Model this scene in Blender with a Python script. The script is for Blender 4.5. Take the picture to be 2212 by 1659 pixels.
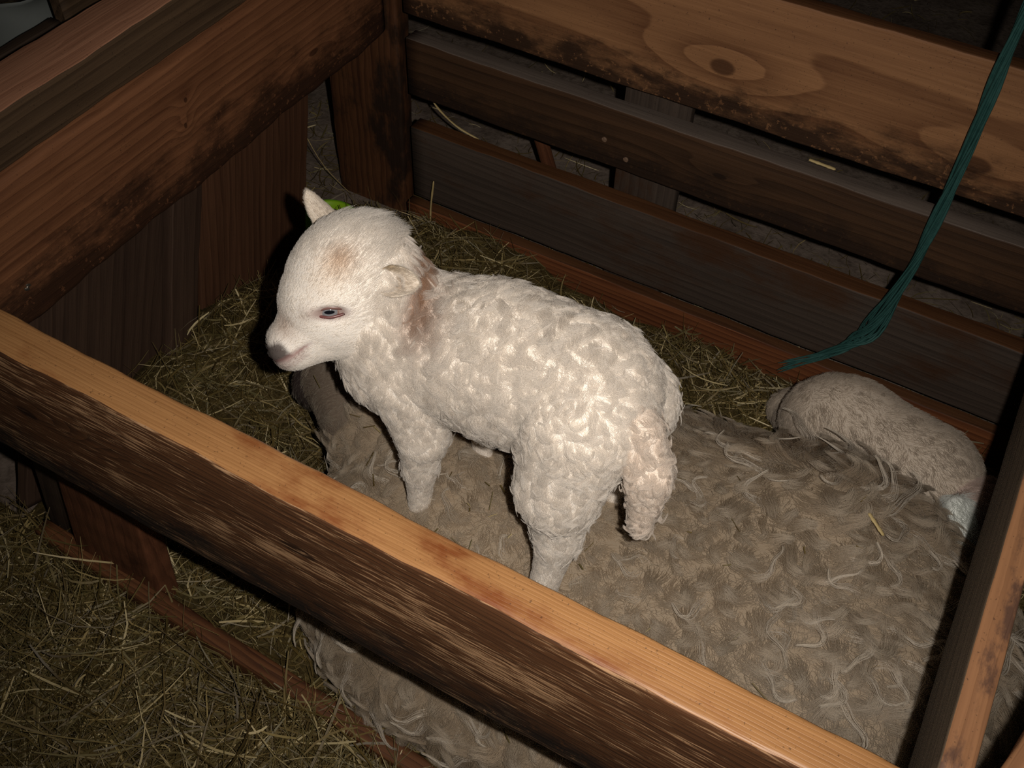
import bpy, bmesh, math, random
import numpy as np
from mathutils import Vector, Matrix, kdtree

for _o in list(bpy.data.objects):
    bpy.data.objects.remove(_o)
SC = bpy.context.scene
COL = SC.collection

# ------------------------------------------------------------------ camera
cam_d = bpy.data.cameras.new('camera')
cam_d.sensor_width = 36.0
cam_d.lens = 36.165
cam_d.clip_start = 0.02
cam = bpy.data.objects.new('camera', cam_d)
COL.objects.link(cam)
CAM_AXES = ((0.871, 0.490, 0.025), (-0.387, 0.655, 0.648), (0.302, -0.575, 0.761))   # right, up, back


def _camera_matrix():
    yaw, pitch, roll = -0.4834, 0.8646, 0.0381
    f = Vector((math.sin(yaw), math.cos(yaw), 0)); r = Vector((math.cos(yaw), -math.sin(yaw), 0)); u = Vector((0, 0, 1))
    back = -(f * math.cos(pitch) - u * math.sin(pitch))
    up = f * math.sin(pitch) + u * math.cos(pitch)
    r2 = r * math.cos(roll) + up * math.sin(roll)
    u2 = -r * math.sin(roll) + up * math.cos(roll)
    m = Matrix(((r2.x, u2.x, back.x, 0), (r2.y, u2.y, back.y, 0), (r2.z, u2.z, back.z, 1.5), (0, 0, 0, 1)))
    return m, r2, u2, back


CAM_M, CAM_R, CAM_U, CAM_B = _camera_matrix()
cam.matrix_world = CAM_M
SC.camera = cam

# ------------------------------------------------------------------ world, lights, exposure
world = bpy.data.worlds.new('barn_dark')
world.use_nodes = True
world.node_tree.nodes['Background'].inputs[0].default_value = (0.9, 0.8, 0.7, 1)
world.node_tree.nodes['Background'].inputs[1].default_value = 0.004
SC.world = world

flash_d = bpy.data.lights.new('camera_flash', 'SPOT')
flash_d.energy = 60.0
flash_d.color = (1.0, 0.93, 0.85)
flash_d.shadow_soft_size = 0.008
flash_d.spot_size = math.radians(88)
flash_d.spot_blend = 1.0
flash = bpy.data.objects.new('camera_flash', flash_d)
COL.objects.link(flash)
flash.matrix_world = CAM_M @ Matrix.Translation((0.060, 0.012, 0.0))

SC.cycles.use_denoising = False
SC.cycles.max_bounces = 8
SC.cycles.adaptive_threshold = 0.02
SC.view_settings.view_transform = 'Standard'
SC.view_settings.look = 'None'
SC.view_settings.exposure = 0.0
SC.view_settings.gamma = 1.0
SC.view_settings.use_curve_mapping = False

# ------------------------------------------------------------------ helpers
def tag(o, label=None, cat=None, group=None, kind=None):
    if label: o['label'] = label
    if cat: o['category'] = cat
    if group: o['group'] = group
    if kind: o['kind'] = kind
    return o


def link(name, mesh, mats=(), parent=None, matrix=None):
    o = bpy.data.objects.new(name, mesh)
    COL.objects.link(o)
    for m in mats:
        mesh.materials.append(m)
    if matrix is not None:
        o.matrix_world = matrix
    if parent is not None:
        o.parent = parent
        o.matrix_parent_inverse = Matrix.Identity(4)
        if matrix is not None:
            o.matrix_basis = parent.matrix_basis.inverted() @ matrix
    return o


def mesh_from(name, verts, faces, smooth=False):
    me = bpy.data.meshes.new(name)
    me.from_pydata([tuple(v) for v in verts], [], faces)
    me.update()
    if smooth:
        me.polygons.foreach_set('use_smooth', [True] * len(me.polygons))
    return me


def srgb(r, g, b):
    f = lambda c: (c / 255 / 12.92) if c / 255 <= 0.04045 else ((c / 255 + 0.055) / 1.055) ** 2.4
    return (f(r), f(g), f(b), 1.0)


class NT:
    """small node-tree builder"""
    def __init__(s, name):
        s.m = bpy.data.materials.new(name); s.m.use_nodes = True
        s.t = s.m.node_tree
        s.bsdf = s.t.nodes['Principled BSDF']; s.out = s.t.nodes['Material Output']

    def n(s, kind, **kw):
        nd = s.t.nodes.new(kind)
        for k, v in kw.items():
            setattr(nd, k, v)
        return nd

    def put(s, sock, v):
        if isinstance(v, bpy.types.NodeSocket):
            s.t.links.new(v, sock)
        else:
            sock.default_value = v

    def math(s, op, a, b=0.0, c=None, clamp=False):
        nd = s.n('ShaderNodeMath', operation=op, use_clamp=clamp)
        s.put(nd.inputs[0], a); s.put(nd.inputs[1], b)
        if c is not None: s.put(nd.inputs[2], c)
        return nd.outputs[0]

    def vmath(s, op, a, b):
        nd = s.n('ShaderNodeVectorMath', operation=op)
        s.put(nd.inputs[0], a); s.put(nd.inputs[1], b)
        return nd.outputs[1] if op in ('LENGTH', 'DISTANCE') else nd.outputs[0]

    def mix(s, f, a, b, mode='MIX'):
        nd = s.n('ShaderNodeMix', data_type='RGBA', blend_type=mode)
        s.put(nd.inputs[0], f); s.put(nd.inputs[6], a); s.put(nd.inputs[7], b)
        return nd.outputs[2]

    def noise(s, vec, scale, detail=4, rough=0.55, dist=0.0):
        nd = s.n('ShaderNodeTexNoise')
        s.put(nd.inputs['Vector'], vec); nd.inputs['Scale'].default_value = scale
        nd.inputs['Detail'].default_value = detail; nd.inputs['Roughness'].default_value = rough
        nd.inputs['Distortion'].default_value = dist
        return nd.outputs['Fac']

    def ramp(s, f, stops):
        nd = s.n('ShaderNodeValToRGB')
        s.put(nd.inputs[0], f)
        e = nd.color_ramp.elements
        while len(e) < len(stops): e.new(0.5)
        for i, (p, c) in enumerate(stops):
            e[i].position = p; e[i].color = c if len(c) == 4 else (*c, 1)
        return nd.outputs[0]

    def smooth(s, v, lo, hi):
        nd = s.n('ShaderNodeMapRange', interpolation_type='SMOOTHSTEP')
        s.put(nd.inputs[0], v); nd.inputs[1].default_value = lo; nd.inputs[2].default_value = hi
        return nd.outputs[0]

    def finish(s, color, rough=0.7, bump=None, strength=0.3, dist=0.002, spec=0.3):
        s.put(s.bsdf.inputs['Base Color'], color)
        s.put(s.bsdf.inputs['Roughness'], rough)
        s.bsdf.inputs['Specular IOR Level'].default_value = spec
        if bump is not None:
            b = s.n('ShaderNodeBump'); b.inputs['Strength'].default_value = strength; b.inputs['Distance'].default_value = dist
            s.put(b.inputs['Height'], bump); s.put(s.bsdf.inputs['Normal'], b.outputs[0])
        return s.m


def wood(name, dark, light, rings=70.0, knots=(), seed=0.0, grime=None, scratch=None, contrast=0.6, rough=0.65, fade=None,
         grain=0.5, spec=0.25, bump=0.35, patch=None, wobble=0.012):
    """wood with its grain along local X; rings across local Z (and Y). grime=(colour, z_lo, z_hi, amount): greasy dirt rubbed
    onto the board below a ragged line; scratch=(colour, amount): pale scraped streaks; patch=(colour, scale, lo, hi): blotches."""
    t = NT(name)
    co = t.n('ShaderNodeTexCoord').outputs['Object']
    co = t.vmath('ADD', co, (seed * 3.7, seed * 0.31, seed * 0.0))
    sep = t.n('ShaderNodeSeparateXYZ'); t.put(sep.inputs[0], co)
    x, y, z = sep.outputs
    stretch = t.vmath('MULTIPLY', co, (1.0, 9.0, 9.0))
    fine = t.vmath('MULTIPLY', co, (5.0, 190.0, 190.0))
    warp = t.noise(stretch, 1.6, 3, 0.5)
    g = t.math('ADD', t.math('ADD', z, t.math('MULTIPLY', y, 0.8)), t.math('MULTIPLY', warp, wobble * 4))
    kmask = None
    for (kx, kz, sx, sz, amp) in knots:
        dx = t.math('DIVIDE', t.math('SUBTRACT', x, kx + seed * 3.7), sx)
        dz = t.math('DIVIDE', t.math('SUBTRACT', z, kz), sz)
        d2 = t.math('ADD', t.math('MULTIPLY', dx, dx), t.math('MULTIPLY', dz, dz))
        e = t.math('POWER', 2.71828, t.math('MULTIPLY', d2, -1.0))
        g = t.math('ADD', g, t.math('MULTIPLY', e, amp))
        dk = t.math('ADD', t.math('MULTIPLY', dx, dx), t.math('MULTIPLY', t.math('MULTIPLY', dz, dz), 0.35))
        k1 = t.smooth(dk, 0.035, 0.015)
        kmask = k1 if kmask is None else t.math('MAXIMUM', kmask, k1)
    ph = t.math('FRACT', t.math('MULTIPLY', g, rings))
    ring = t.math('MULTIPLY', t.math('POWER', ph, 1.6), t.smooth(ph, 1.0, 0.93))
    f1 = t.noise(fine, 1.0, 3, 0.6)
    f2 = t.noise(stretch, 2.5, 5, 0.6)
    v = t.math('ADD', t.math('MULTIPLY', t.math('SUBTRACT', 1.0, ring), contrast),
               t.math('ADD', t.math('MULTIPLY', t.math('SUBTRACT', f1, 0.5), grain * 1.6), t.math('MULTIPLY', t.math('SUBTRACT', f2, 0.5), 1.0)))
    v = t.math('ADD', v, (1 - contrast) * 0.5, clamp=True)
    col = t.mix(v, dark, light)
    if kmask is not None:
        col = t.mix(t.math('MULTIPLY', kmask, 0.75), col, (dark[0] * .35, dark[1] * .3, dark[2] * .3, 1))
    if patch:
        pc, sc, lo, hi = patch
        pm = t.smooth(t.noise(t.vmath('MULTIPLY', co, (1.0, 2.2, 2.2)), sc, 6, 0.65), lo, hi)
        col = t.mix(pm, col, pc)
    if scratch:
        sc, amount = scratch
        sv = t.noise(t.vmath('MULTIPLY', co, (26.0, 420.0, 420.0)), 1.0, 3, 0.55)
        area = t.noise(t.vmath('MULTIPLY', co, (5.0, 16.0, 16.0)), 1.0, 4, 0.6)
        sm = t.smooth(t.math('ADD', sv, t.math('MULTIPLY', area, 0.75)), 1.06 - amount, 1.22 - amount)
        col = t.mix(sm, col, sc)
    if grime:
        gc, z0, z1, amount = grime
        rag = t.noise(t.vmath('MULTIPLY', co, (6.0, 14.0, 14.0)), 2.0, 7, 0.68)
        zz = t.math('ADD', z, t.math('MULTIPLY', t.math('SUBTRACT', rag, 0.5), 0.28 * (z1 - z0) / 0.1))
        gm = t.math('MULTIPLY', t.smooth(zz, z1, z0), amount)
        spots = t.smooth(t.noise(co, 110.0, 3, 0.6), 0.60, 0.66)
        gm = t.math('MULTIPLY', gm, t.math('SUBTRACT', 1.0, t.math('MULTIPLY', spots, 0.6)))
        col = t.mix(gm, col, gc)
    pits = t.smooth(t.noise(co, 330.0, 2, 0.5), 0.66, 0.74)
    col = t.mix(t.math('MULTIPLY', pits, 0.55), col, (0.02, 0.012, 0.008, 1))
    h = t.math('ADD', t.math('MULTIPLY', ring, -0.4), t.math('ADD', f1, f2))
    return t.finish(col, rough, h, bump, 0.0025, spec)


def profile_round(T, H, r, n=5):
    """cross-section (y, z) of a plank with rounded corners"""
    pts = []
    for cy, cz, a0 in ((T / 2 - r, H / 2 - r, 0), (-T / 2 + r, H / 2 - r, 90), (-T / 2 + r, -H / 2 + r, 180), (T / 2 - r, -H / 2 + r, 270)):
        for i in range(n):
            a = math.radians(a0 + 90 * i / (n - 1))
            pts.append((cy + r * math.cos(a), cz + r * math.sin(a)))
    return pts


def board(name, mats, centre, xdir, ydir, L, T, H, r=0.003, seed=1, rough_edge=0.0012, prof=None, parent=None, top_mat=False, segs=48,
          taper=None, end_mat=None):
    """plank: length L along xdir, thickness T along ydir (its front is -ydir), height H. mats[1] goes on faces that look along +local Z."""
    X = Vector(xdir).normalized(); Y = Vector(ydir); Y = (Y - X * Y.dot(X)).normalized(); Z = X.cross(Y)
    M = Matrix(((X.x, Y.x, Z.x, centre[0]), (X.y, Y.y, Z.y, centre[1]), (X.z, Y.z, Z.z, centre[2]), (0, 0, 0, 1)))
    prof = prof or profile_round(T, H, r)
    rng = random.Random(seed)
    # extra points along the long sides of the section so edges can wander
    n = len(prof)
    ph = [(rng.uniform(0, 6.28), rng.uniform(0, 6.28), rng.uniform(0, 6.28)) for _ in range(4)]
    verts, faces = [], []
    for i in range(segs + 1):
        s = i / segs; x = (s - 0.5) * L
        for (py, pz) in prof:
            c = (0 if py > 0 else 1) + (0 if pz > 0 else 2)
            w = sum(math.sin(x * fr + ph[c][k]) * a for k, (fr, a) in enumerate(((17, 0.5), (41, 0.3), (97, 0.25)))) * rough_edge
            sc = 1.0 if taper is None else taper[0] + (taper[1] - taper[0]) * s
            verts.append((x, py + w * 0.6, pz * sc + w))
    for i in range(segs):
        for j in range(n):
            a = i * n + j; b = i * n + (j + 1) % n
            faces.append((a, b, b + n, a + n))
    faces.append(tuple(range(n - 1, -1, -1)))
    faces.append(tuple(segs * n + j for j in range(n)))
    me = mesh_from(name, verts, faces)
    bm = bmesh.new(); bm.from_mesh(me); bmesh.ops.recalc_face_normals(bm, faces=bm.faces); bm.to_mesh(me); bm.free()
    o = link(name, me, mats, parent, M)
    for p in me.polygons:
        p.use_smooth = abs(p.normal.x) < 0.7
        if top_mat and p.normal.z > 0.8:
            p.material_index = 1
        if end_mat is not None and abs(p.normal.x) > 0.9:
            p.material_index = end_mat
    return o

def screw(parent_board, centre, normal, mat, r=0.0045, slot=0.6):
    """small slotted screw head, a part of its board"""
    nrm = Vector(normal).normalized()
    bm = bmesh.new()
    prev = None
    rings = ((r, -0.002), (r, 0.0006), (r * 0.8, 0.0014), (r * 0.4, 0.0018))
    N = 14; rows = []
    for rr, zz in rings:
        rows.append([bm.verts.new((rr * math.cos(6.2832 * i / N), rr * math.sin(6.2832 * i / N), zz - (0.0012 if (zz > 0.001 and abs(math.sin(6.2832 * i / N + slot)) < 0.3) else 0))) for i in range(N)])
    for a, b in zip(rows, rows[1:]):
        for i in range(N):
            bm.faces.new((a[i], a[(i + 1) % N], b[(i + 1) % N], b[i]))
    bm.faces.new(rows[-1])
    me = bpy.data.meshes.new('screw'); bm.to_mesh(me); bm.free()
    M = Matrix.Translation(centre) @ nrm.to_track_quat('Z', 'Y').to_matrix().to_4x4()
    return link('screw', me, [mat], parent_board, M)


# ------------------------------------------------------------------ materials
def flat(name, c, rough=0.8, spec=0.2):
    t = NT(name); return t.finish(c, rough, spec=spec)


M_front_face = wood('front_rail_weathered', (0.0286, 0.0122, 0.0057, 1), (0.1144, 0.0472, 0.0186, 1), rings=130, knots=((-0.32, 0.01, .10, .03, .05), (0.05, .03, .14, .03, -.03)),
                    scratch=((0.36, 0.21, 0.11, 1), 0.16), grime=((0.008, 0.007, 0.007, 1), -0.115, -0.035, 0.85), contrast=0.5, seed=0, grain=0.7)
M_front_top = wood('front_rail_bare_top', (0.2016, 0.0850, 0.0266, 1), (0.4090, 0.2107, 0.0824, 1), rings=330, contrast=0.28, seed=1.3, grain=0.45, rough=0.45, spec=0.35,
                   patch=((0.16, 0.045, 0.012, 1), 4.0, 0.54, 0.70), wobble=0.003)
M_left_rail = wood('left_rail_wood', (0.0824, 0.0292, 0.0124, 1), (0.2374, 0.0993, 0.0435, 1), rings=55, knots=((-0.004, 0.050, .022, .016, .025), (-0.016, 0.012, .020, .018, .03), (0.30, -.03, .08, .02, -.03)), seed=2.1,
                   grime=((0.024, 0.010, 0.005, 1), -0.085, 0.02, 0.9), contrast=0.45, grain=0.6)
M_left_grey = wood('left_plank_grey', (0.030, 0.017, 0.009, 1), (0.115, 0.070, 0.038, 1), rings=60, seed=3.7, contrast=0.5)
M_left_pink = wood('left_plank_lit_top', (0.2272, 0.0938, 0.0505, 1), (0.5225, 0.2603, 0.1545, 1), rings=40, seed=4.4, contrast=0.25, wobble=0.03)  # pinkish wood, light on the upward face painted into the paler colour
M_back_top = wood('back_top_board', (0.1033, 0.0397, 0.0163, 1), (0.3113, 0.1522, 0.0673, 1), rings=13, knots=((-0.133, -0.022, .13, .050, .17), (0.27, -0.05, .15, .05, .12)), seed=0.0,
                  grime=((0.020, 0.010, 0.006, 1), -0.105, -0.035, 0.92), contrast=0.55, grain=0.4, wobble=0.02)
M_back_mid = wood('back_board_dark', (0.0198, 0.0093, 0.0043, 1), (0.0713, 0.0347, 0.0161, 1), rings=45, seed=5.5, grime=((0.016, 0.009, 0.006, 1), -0.05, 0.01, 0.8), contrast=0.45,
                  knots=((-0.1, 0.0, .08, .02, .03),))
M_back_low = wood('back_board_grey', (0.0263, 0.0189, 0.0149, 1), (0.0788, 0.0565, 0.0426, 1), rings=60, seed=6.2, contrast=0.35, patch=((0.05, 0.022, 0.010, 1), 4.0, .5, .7))
M_back_foot = wood('back_foot_board', (0.0540, 0.0144, 0.0050, 1), (0.1800, 0.0612, 0.0216, 1), rings=75, seed=7.1, contrast=0.75)
M_edge_grey = wood('board_edge_grey', (0.0562, 0.0413, 0.0338, 1), (0.1500, 0.1162, 0.0938, 1), rings=30, seed=8.2, contrast=0.3)
M_edge_warm = wood('board_edge_warm', (0.0360, 0.0120, 0.0039, 1), (0.1080, 0.0450, 0.0165, 1), rings=30, seed=8.8, contrast=0.4)
M_post = wood('post_wood', (0.0288, 0.0101, 0.0043, 1), (0.1080, 0.0432, 0.0173, 1), rings=65, seed=9.3, contrast=0.55, patch=((0.022, 0.011, 0.006, 1), 5.0, .48, .62))
M_plank_a = wood('left_plank_brown', (0.0400, 0.0160, 0.0080, 1), (0.1080, 0.0480, 0.0240, 1), rings=55, seed=10.4, contrast=0.5, patch=((0.13, 0.085, 0.045, 1), 30.0, .70, .74))
M_plank_b = wood('left_plank_sooty', (0.0251, 0.0135, 0.0089, 1), (0.0788, 0.0454, 0.0292, 1), rings=40, seed=11.6, contrast=0.3, patch=((0.11, 0.085, 0.07, 1), 9.0, .66, .80))
M_fpost = wood('front_post_wood', (0.070, 0.024, 0.011, 1), (0.19, 0.072, 0.033, 1), rings=50, seed=12.7, contrast=0.4, patch=((0.05, 0.017, 0.008, 1), 6.0, .5, .7))
M_batten = wood('floor_batten_wood', (0.0396, 0.0130, 0.0050, 1), (0.1440, 0.0576, 0.0216, 1), rings=110, seed=13.9, contrast=0.6)
M_right_face = wood('right_rail_dark', (0.05, 0.034, 0.022, 1), (0.12, 0.085, 0.055, 1), rings=40, seed=14.2, contrast=0.3)
M_right_top = wood('right_rail_top', (0.12, 0.052, 0.024, 1), (0.30, 0.145, 0.066, 1), rings=80, seed=15.8, contrast=0.3, patch=((0.09, 0.045, 0.028, 1), 14.0, .52, .66))
M_out = wood('outer_board_dark', (0.022, 0.014, 0.010, 1), (0.070, 0.045, 0.030, 1), rings=40, seed=16.1, contrast=0.4)
M_steel = NT('screw_steel'); M_steel.bsdf.inputs['Metallic'].default_value = 0.9; M_steel = M_steel.finish((0.28, 0.25, 0.21, 1), 0.4)
M_rust = flat('rusty_nail', (0.16, 0.10, 0.065, 1), 0.6)


def make_floor_mat():
    t = NT('earth_floor')
    co = t.n('ShaderNodeTexCoord').outputs['Object']
    a = t.noise(co, 9.0, 8, 0.65); b = t.noise(co, 70.0, 4, 0.6)
    col = t.ramp(a, ((0.3, (0.085, 0.062, 0.048, 1)), (0.7, (0.24, 0.19, 0.155, 1))))
    col = t.mix(t.math('MULTIPLY', t.smooth(b, 0.45, 0.7), 0.5), col, (0.045, 0.032, 0.024, 1))
    return t.finish(col, 0.95, b, 0.5, 0.006, 0.1)


M_floor = make_floor_mat()


def make_hay_mat(name, stops, rough=0.55):
    t = NT(name)
    rnd = t.n('ShaderNodeNewGeometry').outputs['Random Per Island']
    co = t.n('ShaderNodeTexCoord').outputs['Object']
    col = t.ramp(rnd, stops)
    col = t.mix(t.math('MULTIPLY', t.noise(co, 60.0, 3), 0.4), col, (0.10, 0.072, 0.024, 1))
    return t.finish(col, rough, spec=0.45)


M_hay = make_hay_mat('hay_strands', ((0.0, (0.048, 0.030, 0.008, 1)), (0.30, (0.105, 0.069, 0.017, 1)), (0.50, (0.085, 0.070, 0.022, 1)), (0.66, (0.165, 0.113, 0.035, 1)),
                                     (0.80, (0.135, 0.115, 0.048, 1)), (0.90, (0.35, 0.26, 0.10, 1)), (1.0, (0.66, 0.55, 0.31, 1))))
M_stalk = make_hay_mat('straw_stalk', ((0.0, (0.45, 0.31, 0.12, 1)), (1.0, (0.58, 0.46, 0.22, 1))))


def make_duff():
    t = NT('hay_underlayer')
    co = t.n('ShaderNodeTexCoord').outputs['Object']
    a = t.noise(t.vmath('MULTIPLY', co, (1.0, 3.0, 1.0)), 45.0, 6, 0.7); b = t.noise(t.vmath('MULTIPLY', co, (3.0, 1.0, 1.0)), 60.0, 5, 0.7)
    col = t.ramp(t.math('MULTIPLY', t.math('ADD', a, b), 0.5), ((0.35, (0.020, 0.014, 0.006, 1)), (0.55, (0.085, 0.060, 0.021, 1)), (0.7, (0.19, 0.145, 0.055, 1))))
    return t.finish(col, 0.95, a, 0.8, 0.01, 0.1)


M_duff = make_duff()

# ------------------------------------------------------------------ setting: floor
fl = mesh_from('floor', [(-4, -1.5, 0), (3, -1.5, 0), (3, 5, 0), (-4, 5, 0)], [(0, 1, 2, 3)])
tag(link('floor', fl, [M_floor]), kind='structure')

# barn walls well beyond the pen
for _nm, _c, _x, _y, _L in (('wall_back', (-0.5, 5.03, 1.25), (1, 0, 0), (0, 1, 0), 7.0), ('wall_left', (-4.03, 1.75, 1.25), (0, 1, 0), (-1, 0, 0), 6.5), ('wall_right', (3.03, 1.75, 1.25), (0, 1, 0), (1, 0, 0), 6.5)):
    tag(board(_nm, [M_out], _c, _x, _y, _L, 0.06, 2.5, segs=8), kind='structure')

# ------------------------------------------------------------------ pen boards
rail = board('fence_rail', [M_front_face, M_front_top], (-0.47, 0.388, 0.600), (1, 0, 0), (0, 1, 0), 1.36, 0.044, 0.232, r=0.006, seed=3, top_mat=True, rough_edge=0.0018, segs=70)
tag(rail, 'thick front rail with dark weathered side and bare orange top, crossing the picture', 'fence rail')

def waney(T, H, wane, n=9):
    pts = [(T / 2, H / 2 - 0.004), (T / 2 - 0.004, H / 2), (-T / 2 + 0.006, H / 2), (-T / 2, H / 2 - 0.006)]
    for i in range(6):
        pts.append((-T / 2, H / 2 - 0.006 - (H - wane - 0.006) * (i + 1) / 6))
    for i in range(1, n):
        a = math.pi / 2 * i / (n - 1)
        pts.append((-T / 2 + (T * 0.9) * (1 - math.cos(a)), -H / 2 + wane - wane * math.sin(a)))
    pts.append((T / 2, -H / 2))
    return pts

# left side of the pen (its inner face looks along +X)
lr = board('fence_rail', [M_left_rail], (-1.083, 0.928, 0.542), (0, 1, 0), (-1, 0, 0), 1.030, 0.054, 0.236, seed=5, prof=waney(0.054, 0.236, 0.026), rough_edge=0.003, segs=70)
tag(lr, 'broad brown rail of the left pen side with dark grimy lower edge and ring marks', 'fence rail')
screw(lr, (-1.0555, 0.572, 0.497), (1, 0, 0), M_steel, 0.006)
lg = board('fence_plank', [M_left_grey, M_left_pink], (-1.104, 0.9625, 0.702), (0, 1, 0), (-1, 0, 0), 1.095, 0.086, 0.072, r=0.004, seed=6, top_mat=True, rough_edge=0.0015)
tag(lg, 'grey-faced plank lying along the left rail, pinkish top painted paler as if lit', 'plank')

def plank_between(name, mats, p0, p1, ydir, T, H, **kw):
    p0 = Vector(p0); p1 = Vector(p1)
    return board(name, mats, (p0 + p1) / 2, p1 - p0, ydir, (p1 - p0).length, T, H, **kw)

# upright planks below the left rail (they lean a little, fanned)
for nm, p0, p1, H, mat, lab, sd in (
    ('upright_plank', (-1.152, 1.045, -0.02), (-1.152, 1.155, 0.44), 0.312, M_plank_a, 'widest brown upright plank under the left rail, beside the gap with the green bowl', 21),
    ('upright_plank', (-1.128, 0.790, -0.02), (-1.128, 0.955, 0.44), 0.068, M_plank_b, 'narrow dark upright slat under the left rail, between two wide planks', 22),
    ('upright_plank', (-1.152, 0.590, -0.02), (-1.152, 0.790, 0.44), 0.300, M_plank_b, 'sooty upright plank under the left rail, nearest the front rail', 23)):
    o = plank_between(nm, [mat], p0, p1, (-1, 0, 0), 0.022, H, r=0.002, seed=sd)
    tag(o, lab, 'plank')

# corner post
cp = board('corner_post', [M_post], (-1.125, 1.468, 0.290), (0.015, 0.0, 1), (0, 1, 0), 0.62, 0.042, 0.178, r=0.006, seed=31, rough_edge=0.003)
tag(cp, 'dark stained corner post where the left and back boards meet', 'post')

# back side of the pen (faces -Y)
bt = board('fence_board', [M_back_top, M_edge_warm], (-0.2575, 1.425, 0.627), (1, 0, 0), (0, 1, 0), 1.465, 0.028, 0.222, r=0.004, seed=41, top_mat=True, prof=None, segs=60)
tag(bt, 'topmost back board, warm brown with big swirling grain around a knot', 'board')
bm_ = board('fence_board', [M_back_mid, M_edge_grey], (-0.2575, 1.430, 0.405), (1, 0, 0), (0, 1, 0), 1.465, 0.036, 0.120, r=0.003, seed=42, top_mat=True)
tag(bm_, 'blackened back board with grey top edge, second from the top', 'board')
for px, pz in ((-0.530, 0.372), (-0.575, 0.398)):
    screw(bm_, (px, 1.4115, pz), (0, -1, 0), M_rust, 0.005)
bl = board('fence_board', [M_back_low, M_edge_warm], (-0.2575, 1.430, 0.185), (1, 0, 0), (0, 1, 0), 1.465, 0.036, 0.172, r=0.003, seed=43, top_mat=True)
tag(bl, 'greyish back board with orange top edge, third from the top', 'board')
bf = board('fence_board', [M_back_foot, M_edge_warm], (-0.2600, 1.396, 0.036), (1, 0, 0), (0, 1, 0), 1.46, 0.026, 0.130, r=0.003, seed=44, top_mat=True)
tag(bf, 'reddish ridged foot board at the bottom of the back side, against the hay', 'board')

# right side rail and the slanting brace beside it
rr = board('fence_rail', [M_right_face, M_right_top], (0.173, 0.9105, 0.662), (0, 1, 0), (-1, 0, 0), 0.998, 0.026, 0.116, r=0.003, seed=51, top_mat=True)
tag(rr, 'right side rail with black inner face and light brown top', 'fence rail')
br = plank_between('brace_board', [M_right_top], (0.196, 0.36, 0.742), (0.262, 0.62, 0.742), (0, 0, -1), 0.024, 0.034, r=0.004, seed=52)
tag(br, 'reddish brown brace running off at a slant beside the right rail', 'brace')

# front: post, side strip and batten on the floor
fp = plank_between('front_post', [M_fpost], (-0.925, 0.452, 0.0), (-0.838, 0.452, 0.50), (0, 1, 0), 0.040, 0.150, r=0.006, seed=61, rough_edge=0.003, taper=(1.2, 0.82))
tag(fp, 'broad reddish post standing in the hay behind the front rail end', 'post')
fs = plank_between('side_board', [M_out], (-1.070, 0.462, 0.0), (-0.945, 0.462, 0.52), (0, 1, 0), 0.020, 0.050, r=0.003, seed=62, rough_edge=0.003)
tag(fs, 'narrow dark board with a frayed edge left of the broad front post', 'board')
fb = plank_between('floor_batten', [M_batten], (-1.075, 0.432, 0.052), (0.15, 0.392, 0.052), (0, 1, 0), 0.030, 0.046, r=0.006, seed=63, rough_edge=0.002)
tag(fb, 'long reddish batten lying on the hay below the front rail', 'batten')

# beyond the pen
for (x0, y0, z0, x1, y1, z1, T, H, lab, sd) in (
    (-0.505, 1.475, 0.0, -0.505, 1.475, 0.50, 0.022, 0.125, 'upright grey plank behind the back boards, right of the leaning stick', 71),):
    o = plank_between('support_plank', [M_back_low], (x0, y0, z0), (x1, y1, z1), (0, 1, 0), T, H, seed=sd)
    tag(o, lab, 'plank')
st = plank_between('leaning_stick', [M_fpost], (-0.735, 1.62, 0.0), (-0.790, 1.50, 0.40), (0, 1, 0), 0.022, 0.026, r=0.008, seed=72)
tag(st, 'reddish stick leaning behind the back boards near the corner post', 'stick')
ob = plank_between('outer_board', [M_out], (-1.30, 0.20, 0.610), (-1.30, 0.928, 0.610), (-1, 0, 0), 0.022, 0.075, seed=73)
tag(ob, 'blackish board beyond the left plank, under the pale scrap of sheet', 'board')
ob2 = plank_between('outer_board', [M_left_grey], (-1.302, 0.938, 0.600), (-1.302, 1.80, 0.600), (-1, 0, 0), 0.022, 0.160, seed=74)
tag(ob2, 'dark brown board beyond the left plank at the upper edge of the picture', 'board')


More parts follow.
